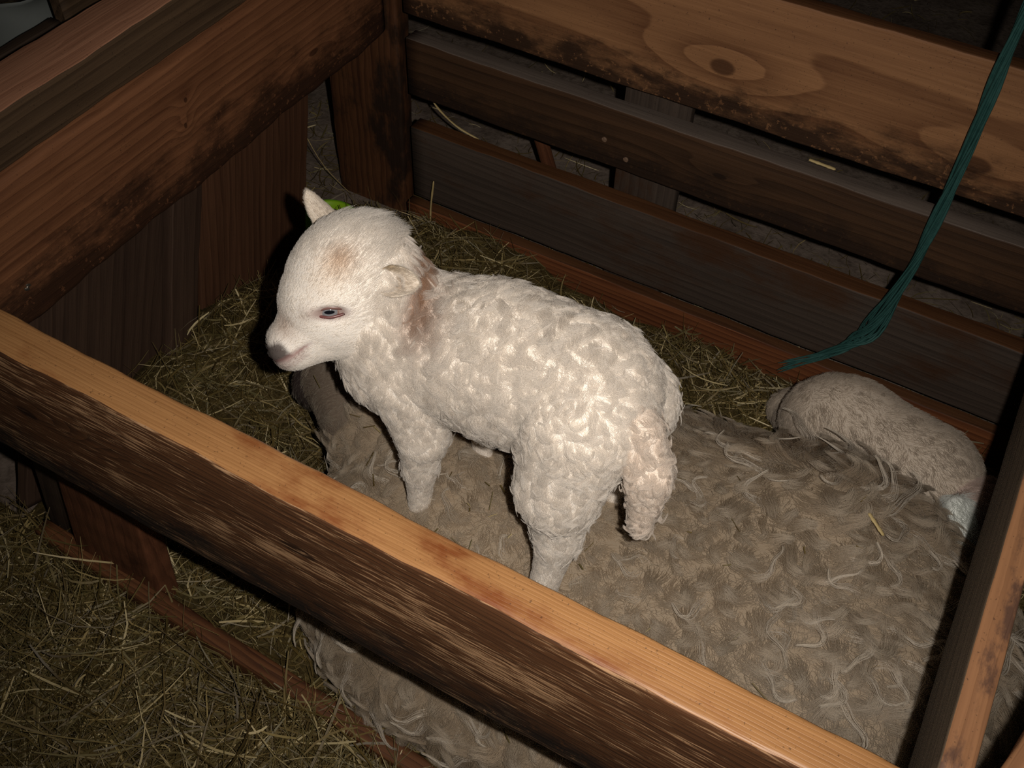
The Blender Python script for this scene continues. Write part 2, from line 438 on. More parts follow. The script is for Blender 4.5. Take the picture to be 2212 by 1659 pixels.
# ------------------------------------------------------------------ implicit shapes for the animals
class Shape:
    """smooth union of round cones and ellipsoids (all in world metres)"""
    def __init__(s, k=0.02):
        s.p = []; s.k = k

    def cone(s, a, b, ra, rb, part='body'):
        s.p.append(('c', np.array(a, float), np.array(b, float), ra, rb, part)); return s

    def ell(s, c, r, rot=None, part='body'):
        s.p.append(('e', np.array(c, float), np.array(r, float), np.eye(3) if rot is None else np.array(rot, float), None, part)); return s

    def dist1(s, q, P):
        if q[0] == 'c':
            _, a, b, ra, rb, _ = q
            ba = b - a; t = np.clip(((P - a) @ ba) / (ba @ ba), 0, 1)
            return np.linalg.norm(P - a - t[:, None] * ba, axis=1) - (ra + (rb - ra) * t)
        _, c, r, Rm, _, _ = q
        L = (P - c) @ Rm                      # columns of Rm are the axes
        k0 = np.linalg.norm(L / r, axis=1); k1 = np.linalg.norm(L / (r * r), axis=1)
        return k0 * (k0 - 1) / np.maximum(k1, 1e-9)

    def sdf(s, P):
        P = np.asarray(P, float)
        D = np.array([s.dist1(q, P) for q in s.p])
        m = D.min(0)
        return m - s.k * np.log(np.exp(-(D - m) / s.k).sum(0)) * 0.5

    def parts(s, P):
        D = np.array([s.dist1(q, P) for q in s.p])
        names = np.array([q[5] for q in s.p])
        return names[D.argmin(0)]

    def grad(s, P, e=1e-4):
        g = np.stack([s.sdf(P + np.eye(3)[i] * e) - s.sdf(P - np.eye(3)[i] * e) for i in range(3)], 1)
        return g / np.maximum(np.linalg.norm(g, axis=1, keepdims=True), 1e-9)

    def mesh(s, name, voxel, smooth_it=3, post=None):
        bm = bmesh.new()
        for q in s.p:
            if q[0] == 'c':
                _, a, b, ra, rb, _ = q
                Ln = np.linalg.norm(b - a); n = max(2, int(Ln / (0.35 * min(ra, rb))) + 1)
                for i in range(n + 1):
                    t = i / n
                    bmesh.ops.create_icosphere(bm, subdivisions=3, radius=ra + (rb - ra) * t, matrix=Matrix.Translation(a + (b - a) * t))
            else:
                _, c, r, Rm, _, _ = q
                M = Matrix([list(row) for row in Rm]).to_4x4(); M.translation = c
                bmesh.ops.create_icosphere(bm, subdivisions=4, radius=1.0, matrix=M @ Matrix.Diagonal((*r, 1)))
        me = bpy.data.meshes.new('tmp'); bm.to_mesh(me); bm.free()
        o = bpy.data.objects.new('tmp', me); COL.objects.link(o)
        md = o.modifiers.new('r', 'REMESH'); md.mode = 'VOXEL'; md.voxel_size = voxel
        dg = bpy.context.evaluated_depsgraph_get()
        me2 = bpy.data.meshes.new_from_object(o.evaluated_get(dg))
        bpy.data.objects.remove(o); bpy.data.meshes.remove(me)
        V = np.empty(len(me2.vertices) * 3, np.float32); me2.vertices.foreach_get('co', V); V = V.reshape(-1, 3).astype(float)
        for _ in range(4):                    # settle onto the smooth-blended surface
            d = s.sdf(V); V -= s.grad(V) * d[:, None] * 0.9
        me2.vertices.foreach_set('co', V.astype(np.float32).ravel()); me2.update()
        bm = bmesh.new(); bm.from_mesh(me2)
        for _ in range(smooth_it):
            bmesh.ops.smooth_vert(bm, verts=bm.verts, factor=0.5, use_axis_x=True, use_axis_y=True, use_axis_z=True)
        bm.to_mesh(me2); bm.free()
        me2.name = name
        if post is not None:
            V = np.empty(len(me2.vertices) * 3, np.float32); me2.vertices.foreach_get('co', V); V = V.reshape(-1, 3).astype(float)
            me2.vertices.foreach_get('co', np.empty(len(me2.vertices) * 3, np.float32))
            N = np.empty(len(me2.vertices) * 3, np.float32); me2.vertices.foreach_get('normal', N)
            V = post(V, N.reshape(-1, 3).astype(float)); me2.vertices.foreach_set('co', V.astype(np.float32).ravel()); me2.update()
        me2.polygons.foreach_set('use_smooth', [True] * len(me2.polygons))
        return me2


def paint(me, fn, name='tint'):
    V = np.empty(len(me.vertices) * 3, np.float32); me.vertices.foreach_get('co', V); V = V.reshape(-1, 3).astype(float)
    c = np.concatenate([fn(V), np.ones((len(V), 1))], 1).astype(np.float32)
    at = me.color_attributes.new(name, 'FLOAT_COLOR', 'POINT'); at.data.foreach_set('color', c.ravel())


def recentre(me, origin):
    me.transform(Matrix.Translation(-Vector(origin)))


def surface_sample(me, n, rng):
    me.calc_loop_triangles()
    nt = len(me.loop_triangles)
    T = np.empty(nt * 3, np.int32); me.loop_triangles.foreach_get('vertices', T); T = T.reshape(-1, 3)
    V = np.empty(len(me.vertices) * 3, np.float32); me.vertices.foreach_get('co', V); V = V.reshape(-1, 3).astype(float)
    N = np.empty(len(me.vertices) * 3, np.float32); me.vertices.foreach_get('normal', N); N = N.reshape(-1, 3).astype(float)
    A = np.linalg.norm(np.cross(V[T[:, 1]] - V[T[:, 0]], V[T[:, 2]] - V[T[:, 0]]), axis=1)
    i = np.searchsorted(np.cumsum(A) / A.sum(), rng.random(n)).clip(0, nt - 1)
    u, v = rng.random(n), rng.random(n); f = u + v > 1; u[f], v[f] = 1 - u[f], 1 - v[f]
    w = np.stack([1 - u - v, u, v], 1)
    P = (V[T[i]] * w[:, :, None]).sum(1); Nn = (N[T[i]] * w[:, :, None]).sum(1)
    return P, Nn / np.maximum(np.linalg.norm(Nn, axis=1, keepdims=True), 1e-9), A.sum() * 0.5


def unit(v):
    return v / np.maximum(np.linalg.norm(v, axis=-1, keepdims=True), 1e-9)


def grow(me, origin, n_hair, n_clump, params, rng, K=8, core=None):
    """hair paths (n, K, 3), radii and colours. params(P, N) -> dict(length, flow, lift, curl, wave, clump, color, keep, radius)"""
    Pc, Nc, _ = surface_sample(me, n_clump, rng)
    Ph, Nh, _ = surface_sample(me, n_hair, rng)
    o = np.array(origin)
    dc = params(Pc + o, Nc); dh = params(Ph + o, Nh)
    keep = rng.random(n_hair) < dh['keep']
    Ph, Nh = Ph[keep], Nh[keep]; dh = {k: v[keep] for k, v in dh.items()}
    kd = kdtree.KDTree(n_clump)
    for i, p in enumerate(Pc): kd.insert(p, i)
    kd.balance()
    ci = np.fromiter((kd.find(p)[1] for p in Ph), int, len(Ph))
    if core is not None:                      # only separate locks: drop strands that root away from a lock's centre
        m = np.linalg.norm(Ph - Pc[ci], axis=1) < core
        Ph, Nh, ci = Ph[m], Nh[m], ci[m]; dh = {k: v[m] for k, v in dh.items()}
    n = len(Ph)
    # a lock's own swirl
    th0 = rng.normal(0, 1, n_clump); sg = np.where(rng.random(n_clump) < 0.5, -1.0, 1.0) * rng.uniform(0.5, 1.25, n_clump)
    lenv = rng.uniform(0.75, 1.25, n_clump); wph = rng.uniform(0, 6.28, n_clump); shade = rng.normal(0, 1, n_clump)

    def path(P, N, d, idx, jit, ljit):
        f = d['flow'] - N * (d['flow'] * N).sum(1)[:, None]
        f = unit(f + 1e-6); b = np.cross(N, f)
        L = d['length'] * lenv[idx] * ljit
        th = th0[idx] * d['spread'] + jit
        out = np.empty((len(P), K, 3)); out[:, 0] = P; p = P.copy()
        for k in range(1, K):
            t = (k - 0.5) / (K - 1)
            a = th + sg[idx] * d['curl'] * t ** 1.2 + d['wave'] * np.sin(t * 9.0 + wph[idx])
            el = d['lift'] * (1 - t) ** 1.0 + d['lift1'] * t
            dirv = (f * np.cos(a)[:, None] + b * np.sin(a)[:, None]) * np.cos(el)[:, None] + N * np.sin(el)[:, None]
            p = p + dirv * (L / (K - 1))[:, None]; out[:, k] = p
        return out

    zc = np.zeros(n_clump)
    guide = path(Pc, Nc, dc, np.arange(n_clump), zc, np.ones(n_clump))
    hair = path(Ph, Nh, dh, ci, rng.normal(0, 1, n) * dh['frizz'], rng.uniform(0.7, 1.15, n))
    t = np.linspace(0, 1, K)[None, :, None]
    c = dh['clump'][:, None, None] * (1 - (1 - t) ** 1.7)
    target = guide[ci] + (Ph - Pc[ci])[:, None, :] * 0.12
    near = np.linalg.norm(Ph - Pc[ci], axis=1)
    ok = (near < dh['length'] * 0.9)[:, None, None]
    hair = np.where(ok, hair * (1 - c) + target * c, hair)
    col = dh['color'] * (1 + 0.10 * shade[ci] * dh['vary'])[:, None] * (1 + rng.normal(0, 0.05, n))[:, None]
    return hair, dh['radius'], np.clip(col, 0.002, 0.95)


def hair_object(name, batches, mat, parent):
    """links every strand as one Curves object, a part of the animal"""
    total = [(h.shape[0], h.shape[1]) for h, _, _ in batches]
    cu = bpy.data.hair_curves.new(name)
    sizes = []
    for n, k in total: sizes += [k] * n
    cu.add_curves(sizes)
    pos = np.concatenate([h.reshape(-1, 3) for h, _, _ in batches]).astype(np.float32)
    cu.attributes['position'].data.foreach_set('vector', pos.ravel())
    rad = []
    for h, r, _ in batches:
        prof = np.linspace(1, 0.35, h.shape[1])[None, :]
        rad.append((r[:, None] * prof).ravel())
    at = cu.attributes.get('radius') or cu.attributes.new('radius', 'FLOAT', 'POINT')
    at.data.foreach_set('value', np.concatenate(rad).astype(np.float32))
    tint = np.concatenate([np.concatenate([c, np.ones((len(c), 1))], 1) for _, _, c in batches]).astype(np.float32)
    at = cu.attributes.new('tint', 'FLOAT_COLOR', 'CURVE'); at.data.foreach_set('color', tint.ravel())
    cu.materials.append(mat)
    o = bpy.data.objects.new(name, cu); COL.objects.link(o); o.parent = parent
    return o


def wool_mat(name, tip, rough=0.85):
    """wool: root tint from the strand, mixed toward a bleached tip colour; fibres pass light"""
    t = NT(name)
    a = t.n('ShaderNodeAttribute', attribute_name='tint').outputs['Color']
    hi = t.n('ShaderNodeHairInfo')
    col = t.mix(t.math('MULTIPLY', t.smooth(hi.outputs['Intercept'], 0.35, 1.0), tip[1]), a, tip[0]) if tip else a
    df = t.n('ShaderNodeBsdfDiffuse'); tr = t.n('ShaderNodeBsdfTranslucent'); hp = t.n('ShaderNodeBsdfHairPrincipled')
    hp.model = 'CHIANG'; hp.parametrization = 'COLOR'
    hp.inputs['Roughness'].default_value = 0.6; hp.inputs['Radial Roughness'].default_value = 0.8; hp.inputs['IOR'].default_value = 1.35
    for nd in (df, tr, hp): t.put(nd.inputs['Color'], col)
    m1 = t.n('ShaderNodeMixShader'); m1.inputs[0].default_value = 0.45
    t.t.links.new(df.outputs[0], m1.inputs[1]); t.t.links.new(tr.outputs[0], m1.inputs[2])
    m2 = t.n('ShaderNodeMixShader'); m2.inputs[0].default_value = 0.22
    t.t.links.new(m1.outputs[0], m2.inputs[1]); t.t.links.new(hp.outputs[0], m2.inputs[2])
    t.t.links.new(m2.outputs[0], t.out.inputs[0])
    return t.m


def skin_mat(name, rough=0.75, bump=0.2):
    t = NT(name)
    a = t.n('ShaderNodeAttribute', attribute_name='tint').outputs['Color']
    co = t.n('ShaderNodeTexCoord').outputs['Object']
    nz = t.noise(co, 260.0, 3)
    return t.finish(a, rough, nz, bump, 0.001, 0.25)


def sstep(x, a, b):
    t = np.clip((x - a) / (b - a), 0, 1); return t * t * (3 - 2 * t)


def blend(c, w, other):
    return c * (1 - w[:, None]) + np.array(other)[None, :] * w[:, None]


# ------------------------------------------------------------------ the sheep (lying)
SH = Shape(0.045)
SH.ell((-0.15, 0.765, 0.100), (0.50, 0.335, 0.225))
SH.ell((-0.410, 0.680, 0.110), (0.248, 0.238, 0.205))
SH.ell((-0.53, 0.900, 0.100), (0.20, 0.190, 0.190))
SH.ell((0.12, 0.760, 0.110), (0.26, 0.300, 0.215))
SH.cone((-0.50, 0.73, 0.20), (-0.660, 0.800, 0.23), 0.100, 0.062, 'neck')
SH.cone((-0.665, 0.795, 0.245), (-0.735, 0.825, 0.245), 0.058, 0.046, 'head')
SH.cone((-0.735, 0.825, 0.240), (-0.795, 0.812, 0.205), 0.040, 0.026, 'muzzle')
SH.cone((-0.655, 0.835, 0.275), (-0.690, 0.915, 0.275), 0.016, 0.010, 'head')
SH.ell((0.015, 0.915, 0.170), (0.24, 0.150, 0.170))
SHEEP_O = (-0.15, 0.76, 0.02)


def sheep_color(P):
    c = np.tile(np.array([[0.30, 0.235, 0.165]]), (len(P), 1))
    part = SH.parts(P)
    c[(part == 'head')] = (0.16, 0.12, 0.09); c[part == 'muzzle'] = (0.060, 0.042, 0.038)
    return c


sheep_me = SH.mesh('sheep', 0.012, 3)
paint(sheep_me, sheep_color)
recentre(sheep_me, SHEEP_O)
M_sheep_skin = skin_mat('sheep_skin')
sheep = link('sheep', sheep_me, [M_sheep_skin], None, Matrix.Translation(SHEEP_O))
tag(sheep, 'grey-brown long-woolled ewe lying in the pen under the white lamb', 'sheep')


def sheep_params(P, N):
    n = len(P)
    part = SH.parts(P)
    x, y, z = P.T
    top = np.clip(N[:, 2], 0, 1)
    low = sstep(z, 0.24, 0.14)                                   # hanging locks on the flank
    rear = sstep(x, -0.16, 0.05)
    felt = np.exp(-(((x + 0.30) / 0.17) ** 2 + ((y - 0.68) / 0.16) ** 2))
    swirl = np.exp(-(((x - 0.02) / 0.11) ** 2 + ((y - 0.97) / 0.13) ** 2))
    L = 0.036 + 0.016 * low + 0.012 * rear + 0.015 * swirl - 0.018 * felt
    flow = np.stack([-0.15 + 0.9 * rear - 0.25 * (1 - rear), -0.55 + 0 * x, -0.9 * np.ones(n)], 1)
    flow[:, 0] -= 0.5 * sstep(x, -0.40, -0.55)
    spread = 0.55 + 0.7 * felt - 0.25 * low + 0.35 * swirl
    curl = 1.6 + 1.2 * swirl + 0.5 * felt - 0.4 * low
    col = np.tile(np.array([[0.44, 0.35, 0.25]]), (n, 1))
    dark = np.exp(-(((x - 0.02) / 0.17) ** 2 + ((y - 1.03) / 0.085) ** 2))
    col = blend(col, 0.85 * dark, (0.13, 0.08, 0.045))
    col = blend(col, 0.5 * felt, (0.38, 0.28, 0.18))
    pale = np.exp(-(((x - 0.10) / 0.16) ** 2 + ((y - 0.62) / 0.17) ** 2))
    col = blend(col, 0.5 * pale, (0.62, 0.545, 0.45))
    head = (part == 'head') | (part == 'muzzle')
    L = np.where(head, 0.012, L); L = np.where(part == 'neck', 0.030, L)
    col[part == 'head'] = (0.30, 0.24, 0.18); col[part == 'muzzle'] = (0.075, 0.055, 0.048)
    keep = np.where(N[:, 2] < -0.35, 0.0, 1.0) * np.where(z < 0.03, 0, 1) * np.where(part == 'muzzle', 0.25, 1)
    return dict(length=L, flow=flow, lift=np.where(head, 0.3, 0.75 - 0.25 * low), lift1=np.where(head, 0.1, 0.02 + 0.10 * swirl), curl=np.where(head, 0.2, curl), wave=np.where(head, 0, 0.45 + 0 * x), spread=spread,
                frizz=np.where(head, 0.1, 0.12 + 0.25 * felt), clump=np.where(head, 0.2, 0.74 - 0.25 * felt), color=col, keep=keep, radius=np.full(n, 0.00020), vary=np.ones(n) * 0.9)


M_sheep_wool = wool_mat('sheep_wool', ((0.74, 0.66, 0.54, 1), 0.5))
rng = np.random.default_rng(11)
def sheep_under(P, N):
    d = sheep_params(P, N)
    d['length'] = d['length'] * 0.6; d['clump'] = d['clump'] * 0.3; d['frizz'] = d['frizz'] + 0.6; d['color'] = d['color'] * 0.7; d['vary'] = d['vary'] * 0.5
    return d


def sheep_curls(P, N):
    d = sheep_params(P, N); x, y, z = P.T
    felt = np.exp(-(((x + 0.30) / 0.17) ** 2 + ((y - 0.68) / 0.16) ** 2))
    d['length'] = d['length'] * 1.75; d['curl'] = d['curl'] * 1.35; d['wave'] = d['wave'] * 1.2; d['lift'] = d['lift'] * 0.8; d['lift1'] = d['lift1'] + 0.03
    d['keep'] = d['keep'] * (1 - 0.7 * felt) * np.isin(SH.parts(P), ('body',)); d['color'] = blend(d['color'], 0.62 + 0 * x, (0.90, 0.83, 0.72)); d['clump'] = 0.9 + 0 * x; d['radius'] = d['radius'] * 1.4
    return d


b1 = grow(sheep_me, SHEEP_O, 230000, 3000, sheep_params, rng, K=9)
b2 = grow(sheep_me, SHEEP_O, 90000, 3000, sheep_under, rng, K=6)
b3 = grow(sheep_me, SHEEP_O, 150000, 620, sheep_curls, rng, K=16, core=0.0085)
hair_object('fleece', [b1, b2, b3], M_sheep_wool, sheep)

# ------------------------------------------------------------------ the second lamb, lying behind the ewe
L2 = Shape(0.010)
L2.ell((0.00, 1.160, 0.212), (0.105, 0.075, 0.092))
L2.cone((-0.02, 1.160, 0.212), (0.130, 1.125, 0.226), 0.078, 0.080)
L2.ell((0.215, 1.070, 0.215), (0.062, 0.075, 0.080), part='rump')
L2.cone((0.178, 1.040, 0.285), (0.198, 1.000, 0.272), 0.017, 0.016, 'tail')
L2.cone((0.198, 1.000, 0.272), (0.235, 0.975, 0.240), 0.016, 0.012, 'tail')
L2.cone((0.17, 1.19, 0.17), (0.23, 1.14, 0.09), 0.045, 0.022, 'leg')
L2.cone((0.23, 1.14, 0.09), (0.16, 1.17, 0.065), 0.018, 0.014, 'leg')
L2.cone((-0.05, 1.17, 0.17), (-0.085, 1.21, 0.13), 0.050, 0.034, 'neck')
L2.ell((-0.095, 1.250, 0.105), (0.045, 0.040, 0.036), part='head')
L2.cone((-0.03, 1.20, 0.13), (-0.08, 1.24, 0.070), 0.028, 0.018, 'leg')
LAMB2_O = (0.05, 1.14, 0.06)


def lamb2_color(P):
    c = np.tile(np.array([[0.46, 0.39, 0.315]]), (len(P), 1))
    x = P[:, 0]
    c = blend(c, (L2.parts(P) == 'rump') * 1.0, (0.46, 0.36, 0.31))
    c[L2.parts(P) == 'tail'] = (0.66, 0.68, 0.64)
    return c


l2_me = L2.mesh('lamb', 0.007, 3)
paint(l2_me, lamb2_color)
recentre(l2_me, LAMB2_O)
M_lamb2_skin = skin_mat('second_lamb_skin')
lamb2 = link('lamb', l2_me, [M_lamb2_skin], None, Matrix.Translation(LAMB2_O))
tag(lamb2, 'smooth beige-grey lamb lying between the ewe and the back boards, head hidden', 'lamb')


def lamb2_params(P, N):
    n = len(P); part = L2.parts(P)
    col = lamb2_color(P)
    L = np.full(n, 0.010); L[part == 'rump'] = 0.016; L[part == 'tail'] = 0.018
    flow = np.stack([np.full(n, 0.8), np.full(n, -0.25), np.full(n, -0.7)], 1)
    flow[part == 'tail'] = (0.5, -0.6, -0.6)
    o = np.ones(n)
    return dict(length=L, flow=flow, lift=0.7 * o, lift1=0.15 * o, curl=0.5 * o, wave=0.15 * o, spread=0.35 * o, frizz=0.3 * o, clump=0.25 * o, color=col,
                keep=np.where(N[:, 2] < -0.4, 0.1, 1.0), radius=0.00024 * o, vary=0.5 * o)


M_lamb2_wool = wool_mat('second_lamb_wool', None)
hair_object('fleece', [grow(l2_me, LAMB2_O, 60000, 1500, lamb2_params, rng, K=6)], M_lamb2_wool, lamb2)

# ------------------------------------------------------------------ the white lamb
HF = np.array((-0.3637, -0.8322, -0.4186)); HL = np.array((-0.7147, 0.5375, -0.4476)); HN = np.array((-0.5974, -0.1364, 0.7902))   # muzzle, right ear, crown
HB = np.stack([HF, HL, HN], 1)
HP = np.array((-0.5944, 0.6450, 0.6455)); HS = 1.02       # between the eyes


def hd(f, l, n):
    return HP + HB @ (np.array((f, l, n)) * HS)


LA = Shape(0.016)
LA.ell((-0.500, 0.716, 0.548), (0.085, 0.080, 0.092), part='chest')
LA.cone((-0.490, 0.716, 0.562), (-0.395, 0.719, 0.588), 0.078, 0.081, 'trunk')
LA.cone((-0.395, 0.719, 0.588), (-0.300, 0.716, 0.600), 0.081, 0.079, 'trunk')
LA.ell((-0.385, 0.716, 0.575), (0.110, 0.080, 0.088), part='trunk')
LA.ell((-0.274, 0.714, 0.598), (0.074, 0.080, 0.080), part='rump')
LA.cone((-0.535, 0.712, 0.580), hd(-0.060, 0.0, -0.020), 0.068, 0.056, 'neck')
LA.cone((-0.535, 0.690, 0.540), hd(-0.035, -0.005, -0.050), 0.060, 0.042, 'neck')
# head
LA.ell(hd(-0.043, 0, 0.000), np.array((0.066, 0.056, 0.062)) * HS, HB, 'head')
LA.ell(hd(-0.004, 0, -0.008), np.array((0.046, 0.046, 0.050)) * HS, HB, 'head')
LA.cone(hd(0.010, 0, -0.0135), hd(0.060, 0, -0.0175), 0.0385 * HS, 0.0190 * HS, 'face')
LA.cone(hd(-0.020, 0, -0.042), hd(0.058, 0, -0.022), 0.036 * HS, 0.0155 * HS, 'face')
LA.ell(hd(0.0605, 0, -0.0090), np.array((0.013, 0.0180, 0.0135)) * HS, HB, 'nose')
LA.ell(hd(0.0600, 0, -0.0225), np.array((0.0140, 0.015, 0.009)) * HS, HB, 'lip')
for s in (-1, 1):
    LA.cone(hd(-0.016, 0.040 * s, 0.010), hd(0.010, 0.036 * s, 0.010), 0.013 * HS, 0.009 * HS, 'head')
# legs
LA.cone((-0.490, 0.668, 0.540), (-0.468, 0.652, 0.462), 0.046, 0.028, 'foreleg')
LA.cone((-0.468, 0.652, 0.462), (-0.470, 0.645, 0.400), 0.026, 0.017, 'foreleg')
LA.cone((-0.470, 0.645, 0.400), (-0.472, 0.640, 0.315), 0.0165, 0.0145, 'shank')
LA.cone((-0.480, 0.764, 0.530), (-0.448, 0.768, 0.440), 0.044, 0.024, 'foreleg')
LA.cone((-0.448, 0.768, 0.440), (-0.438, 0.757, 0.300), 0.018, 0.014, 'shank')
LA.cone((-0.262, 0.668, 0.600), (-0.269, 0.640, 0.505), 0.060, 0.047, 'thigh')
LA.cone((-0.269, 0.640, 0.505), (-0.258, 0.627, 0.425), 0.041, 0.024, 'thigh')
LA.cone((-0.258, 0.627, 0.425), (-0.264, 0.602, 0.295), 0.0215, 0.0165, 'shank')
LA.cone((-0.240, 0.758, 0.560), (-0.262, 0.785, 0.500), 0.056, 0.042, 'thigh')
LA.cone((-0.262, 0.785, 0.500), (-0.235, 0.795, 0.420), 0.036, 0.020, 'thigh')
LA.cone((-0.235, 0.795, 0.420), (-0.250, 0.780, 0.300), 0.018, 0.015, 'shank')
# tail
LA.cone((-0.195, 0.680, 0.615), (-0.170, 0.660, 0.575), 0.020, 0.019, 'tail')
LA.cone((-0.170, 0.660, 0.575), (-0.163, 0.642, 0.505), 0.018, 0.012, 'tail')
# ear roots
LA.cone(hd(-0.062, -0.036, -0.016), hd(-0.066, -0.044, -0.020), 0.010, 0.006, 'ear')
LA.cone(hd(-0.066, 0.042, 0.018), hd(-0.070, 0.050, 0.030), 0.014, 0.012, 'ear')
EYE = hd(0.000, -0.0475, 0.000)
LAMB_O = (-0.355, 0.70, 0.33)


def head_local(P):
    return ((P - HP) @ HB) / HS


def mouth_n(f):
    return -0.0165 - 0.12 * np.clip(0.062 - f, 0, 1) * 0.4


def lamb_post(V, N):
    q = head_local(V)
    f, l, n = q.T
    for s in (-1, 1):
        d = np.sqrt(((f - 0.0685) / 0.0055) ** 2 + ((l - 0.0115 * s) / 0.0045) ** 2 + ((n + 0.004) / 0.0042) ** 2)
        V = V - N * (0.004 * np.exp(-d ** 2))[:, None]
        d = np.sqrt(((0.8 * f + 0.6 * n) / 0.017) ** 2 + ((l - 0.050 * s) / 0.018) ** 2 + ((0.8 * n - 0.6 * f) / 0.0085) ** 2)
        V = V - N * (0.0060 * np.exp(-d ** 4))[:, None]
    m = np.exp(-((n - mouth_n(f)) / 0.0018) ** 2) * sstep(f, 0.036, 0.046)
    V = V - N * (0.0024 * m)[:, None]
    return V


def lamb_color(P):
    q = head_local(P); f, l, n = q.T
    part = LA.parts(P)
    c = np.tile(np.array([[0.87, 0.81, 0.735]]), (len(P), 1))
    head = np.isin(part, ('head', 'face', 'nose', 'lip', 'ear'))
    c[head] = (0.85, 0.80, 0.735)
    x, y, z = P.T
    c = blend(c, head * 0.55 * np.exp(-(((f + 0.045) / 0.016) ** 2 + ((l + 0.046) / 0.022) ** 2 + ((n - 0.036) / 0.013) ** 2)), (0.50, 0.29, 0.14))
    c = blend(c, head * 0.35 * np.exp(-(((f + 0.030) / 0.030) ** 2 + ((l + 0.040) / 0.03) ** 2 + ((n - 0.030) / 0.02) ** 2)), (0.62, 0.46, 0.30))
    c = blend(c, head * 0.95 * np.exp(-(((f - 0.042) / 0.020) ** 2 + ((l + 0.010) / 0.018) ** 2 + ((n - 0.004) / 0.015) ** 2)), (0.30, 0.175, 0.105))
    c = blend(c, head * 0.55 * np.exp(-(((f - 0.016) / 0.012) ** 2 + ((l + 0.036) / 0.016) ** 2 + ((n - 0.013) / 0.008) ** 2)), (0.36, 0.22, 0.14))
    # brown collar where the neck meets the body
    dcol = (P - np.array((-0.535, 0.715, 0.600))) @ unit(np.array((0.55, 0.45, -0.45)))
    nk = np.isin(part, ('neck', 'chest', 'trunk', 'head')) * np.exp(-((dcol + 0.014) / 0.016) ** 2) * sstep(z, 0.50, 0.57) * sstep(f, -0.02, -0.08)
    c = blend(c, 0.92 * nk, (0.34, 0.175, 0.09))
    c[part == 'tail'] = (0.78, 0.69, 0.60)
    # nose pad, lips, nostrils, eye rims
    c = blend(c, 0.9 * sstep(f, 0.0630, 0.0690) * sstep(n, -0.018, -0.014) * sstep(n, 0.006, 0.001) * head, (0.045, 0.027, 0.023))
    c = blend(c, 0.4 * sstep(f, 0.045, 0.060) * sstep(n, -0.033, -0.026) * sstep(n, -0.012, -0.016) * head, (0.26, 0.14, 0.12))
    m = np.exp(-((n - mouth_n(f)) / 0.0024) ** 2) * sstep(f, 0.034, 0.050) * head
    c = blend(c, 0.85 * m, (0.26, 0.12, 0.11))
    for s in (-1, 1):
        d = np.sqrt(((f - 0.0685) / 0.006) ** 2 + ((l - 0.0115 * s) / 0.005) ** 2 + ((n + 0.004) / 0.0042) ** 2)
        c = blend(c, np.exp(-d ** 2), (0.02, 0.012, 0.012))
        d = np.sqrt(((0.8 * f + 0.6 * n) / 0.0235) ** 2 + ((l - 0.050 * s) / 0.02) ** 2 + ((0.8 * n - 0.6 * f) / 0.0095) ** 2)
        c = blend(c, 0.8 * np.exp(-d ** 6), (0.20, 0.10, 0.085))
    return c


lamb_me = LA.mesh('lamb', 0.0036, 2, lamb_post)
paint(lamb_me, lamb_color)
recentre(lamb_me, LAMB_O)
M_lamb_skin = skin_mat('lamb_skin')
lamb = link('lamb', lamb_me, [M_lamb_skin], None, Matrix.Translation(LAMB_O))
tag(lamb, 'small white curly lamb standing on the back of the lying ewe', 'lamb')


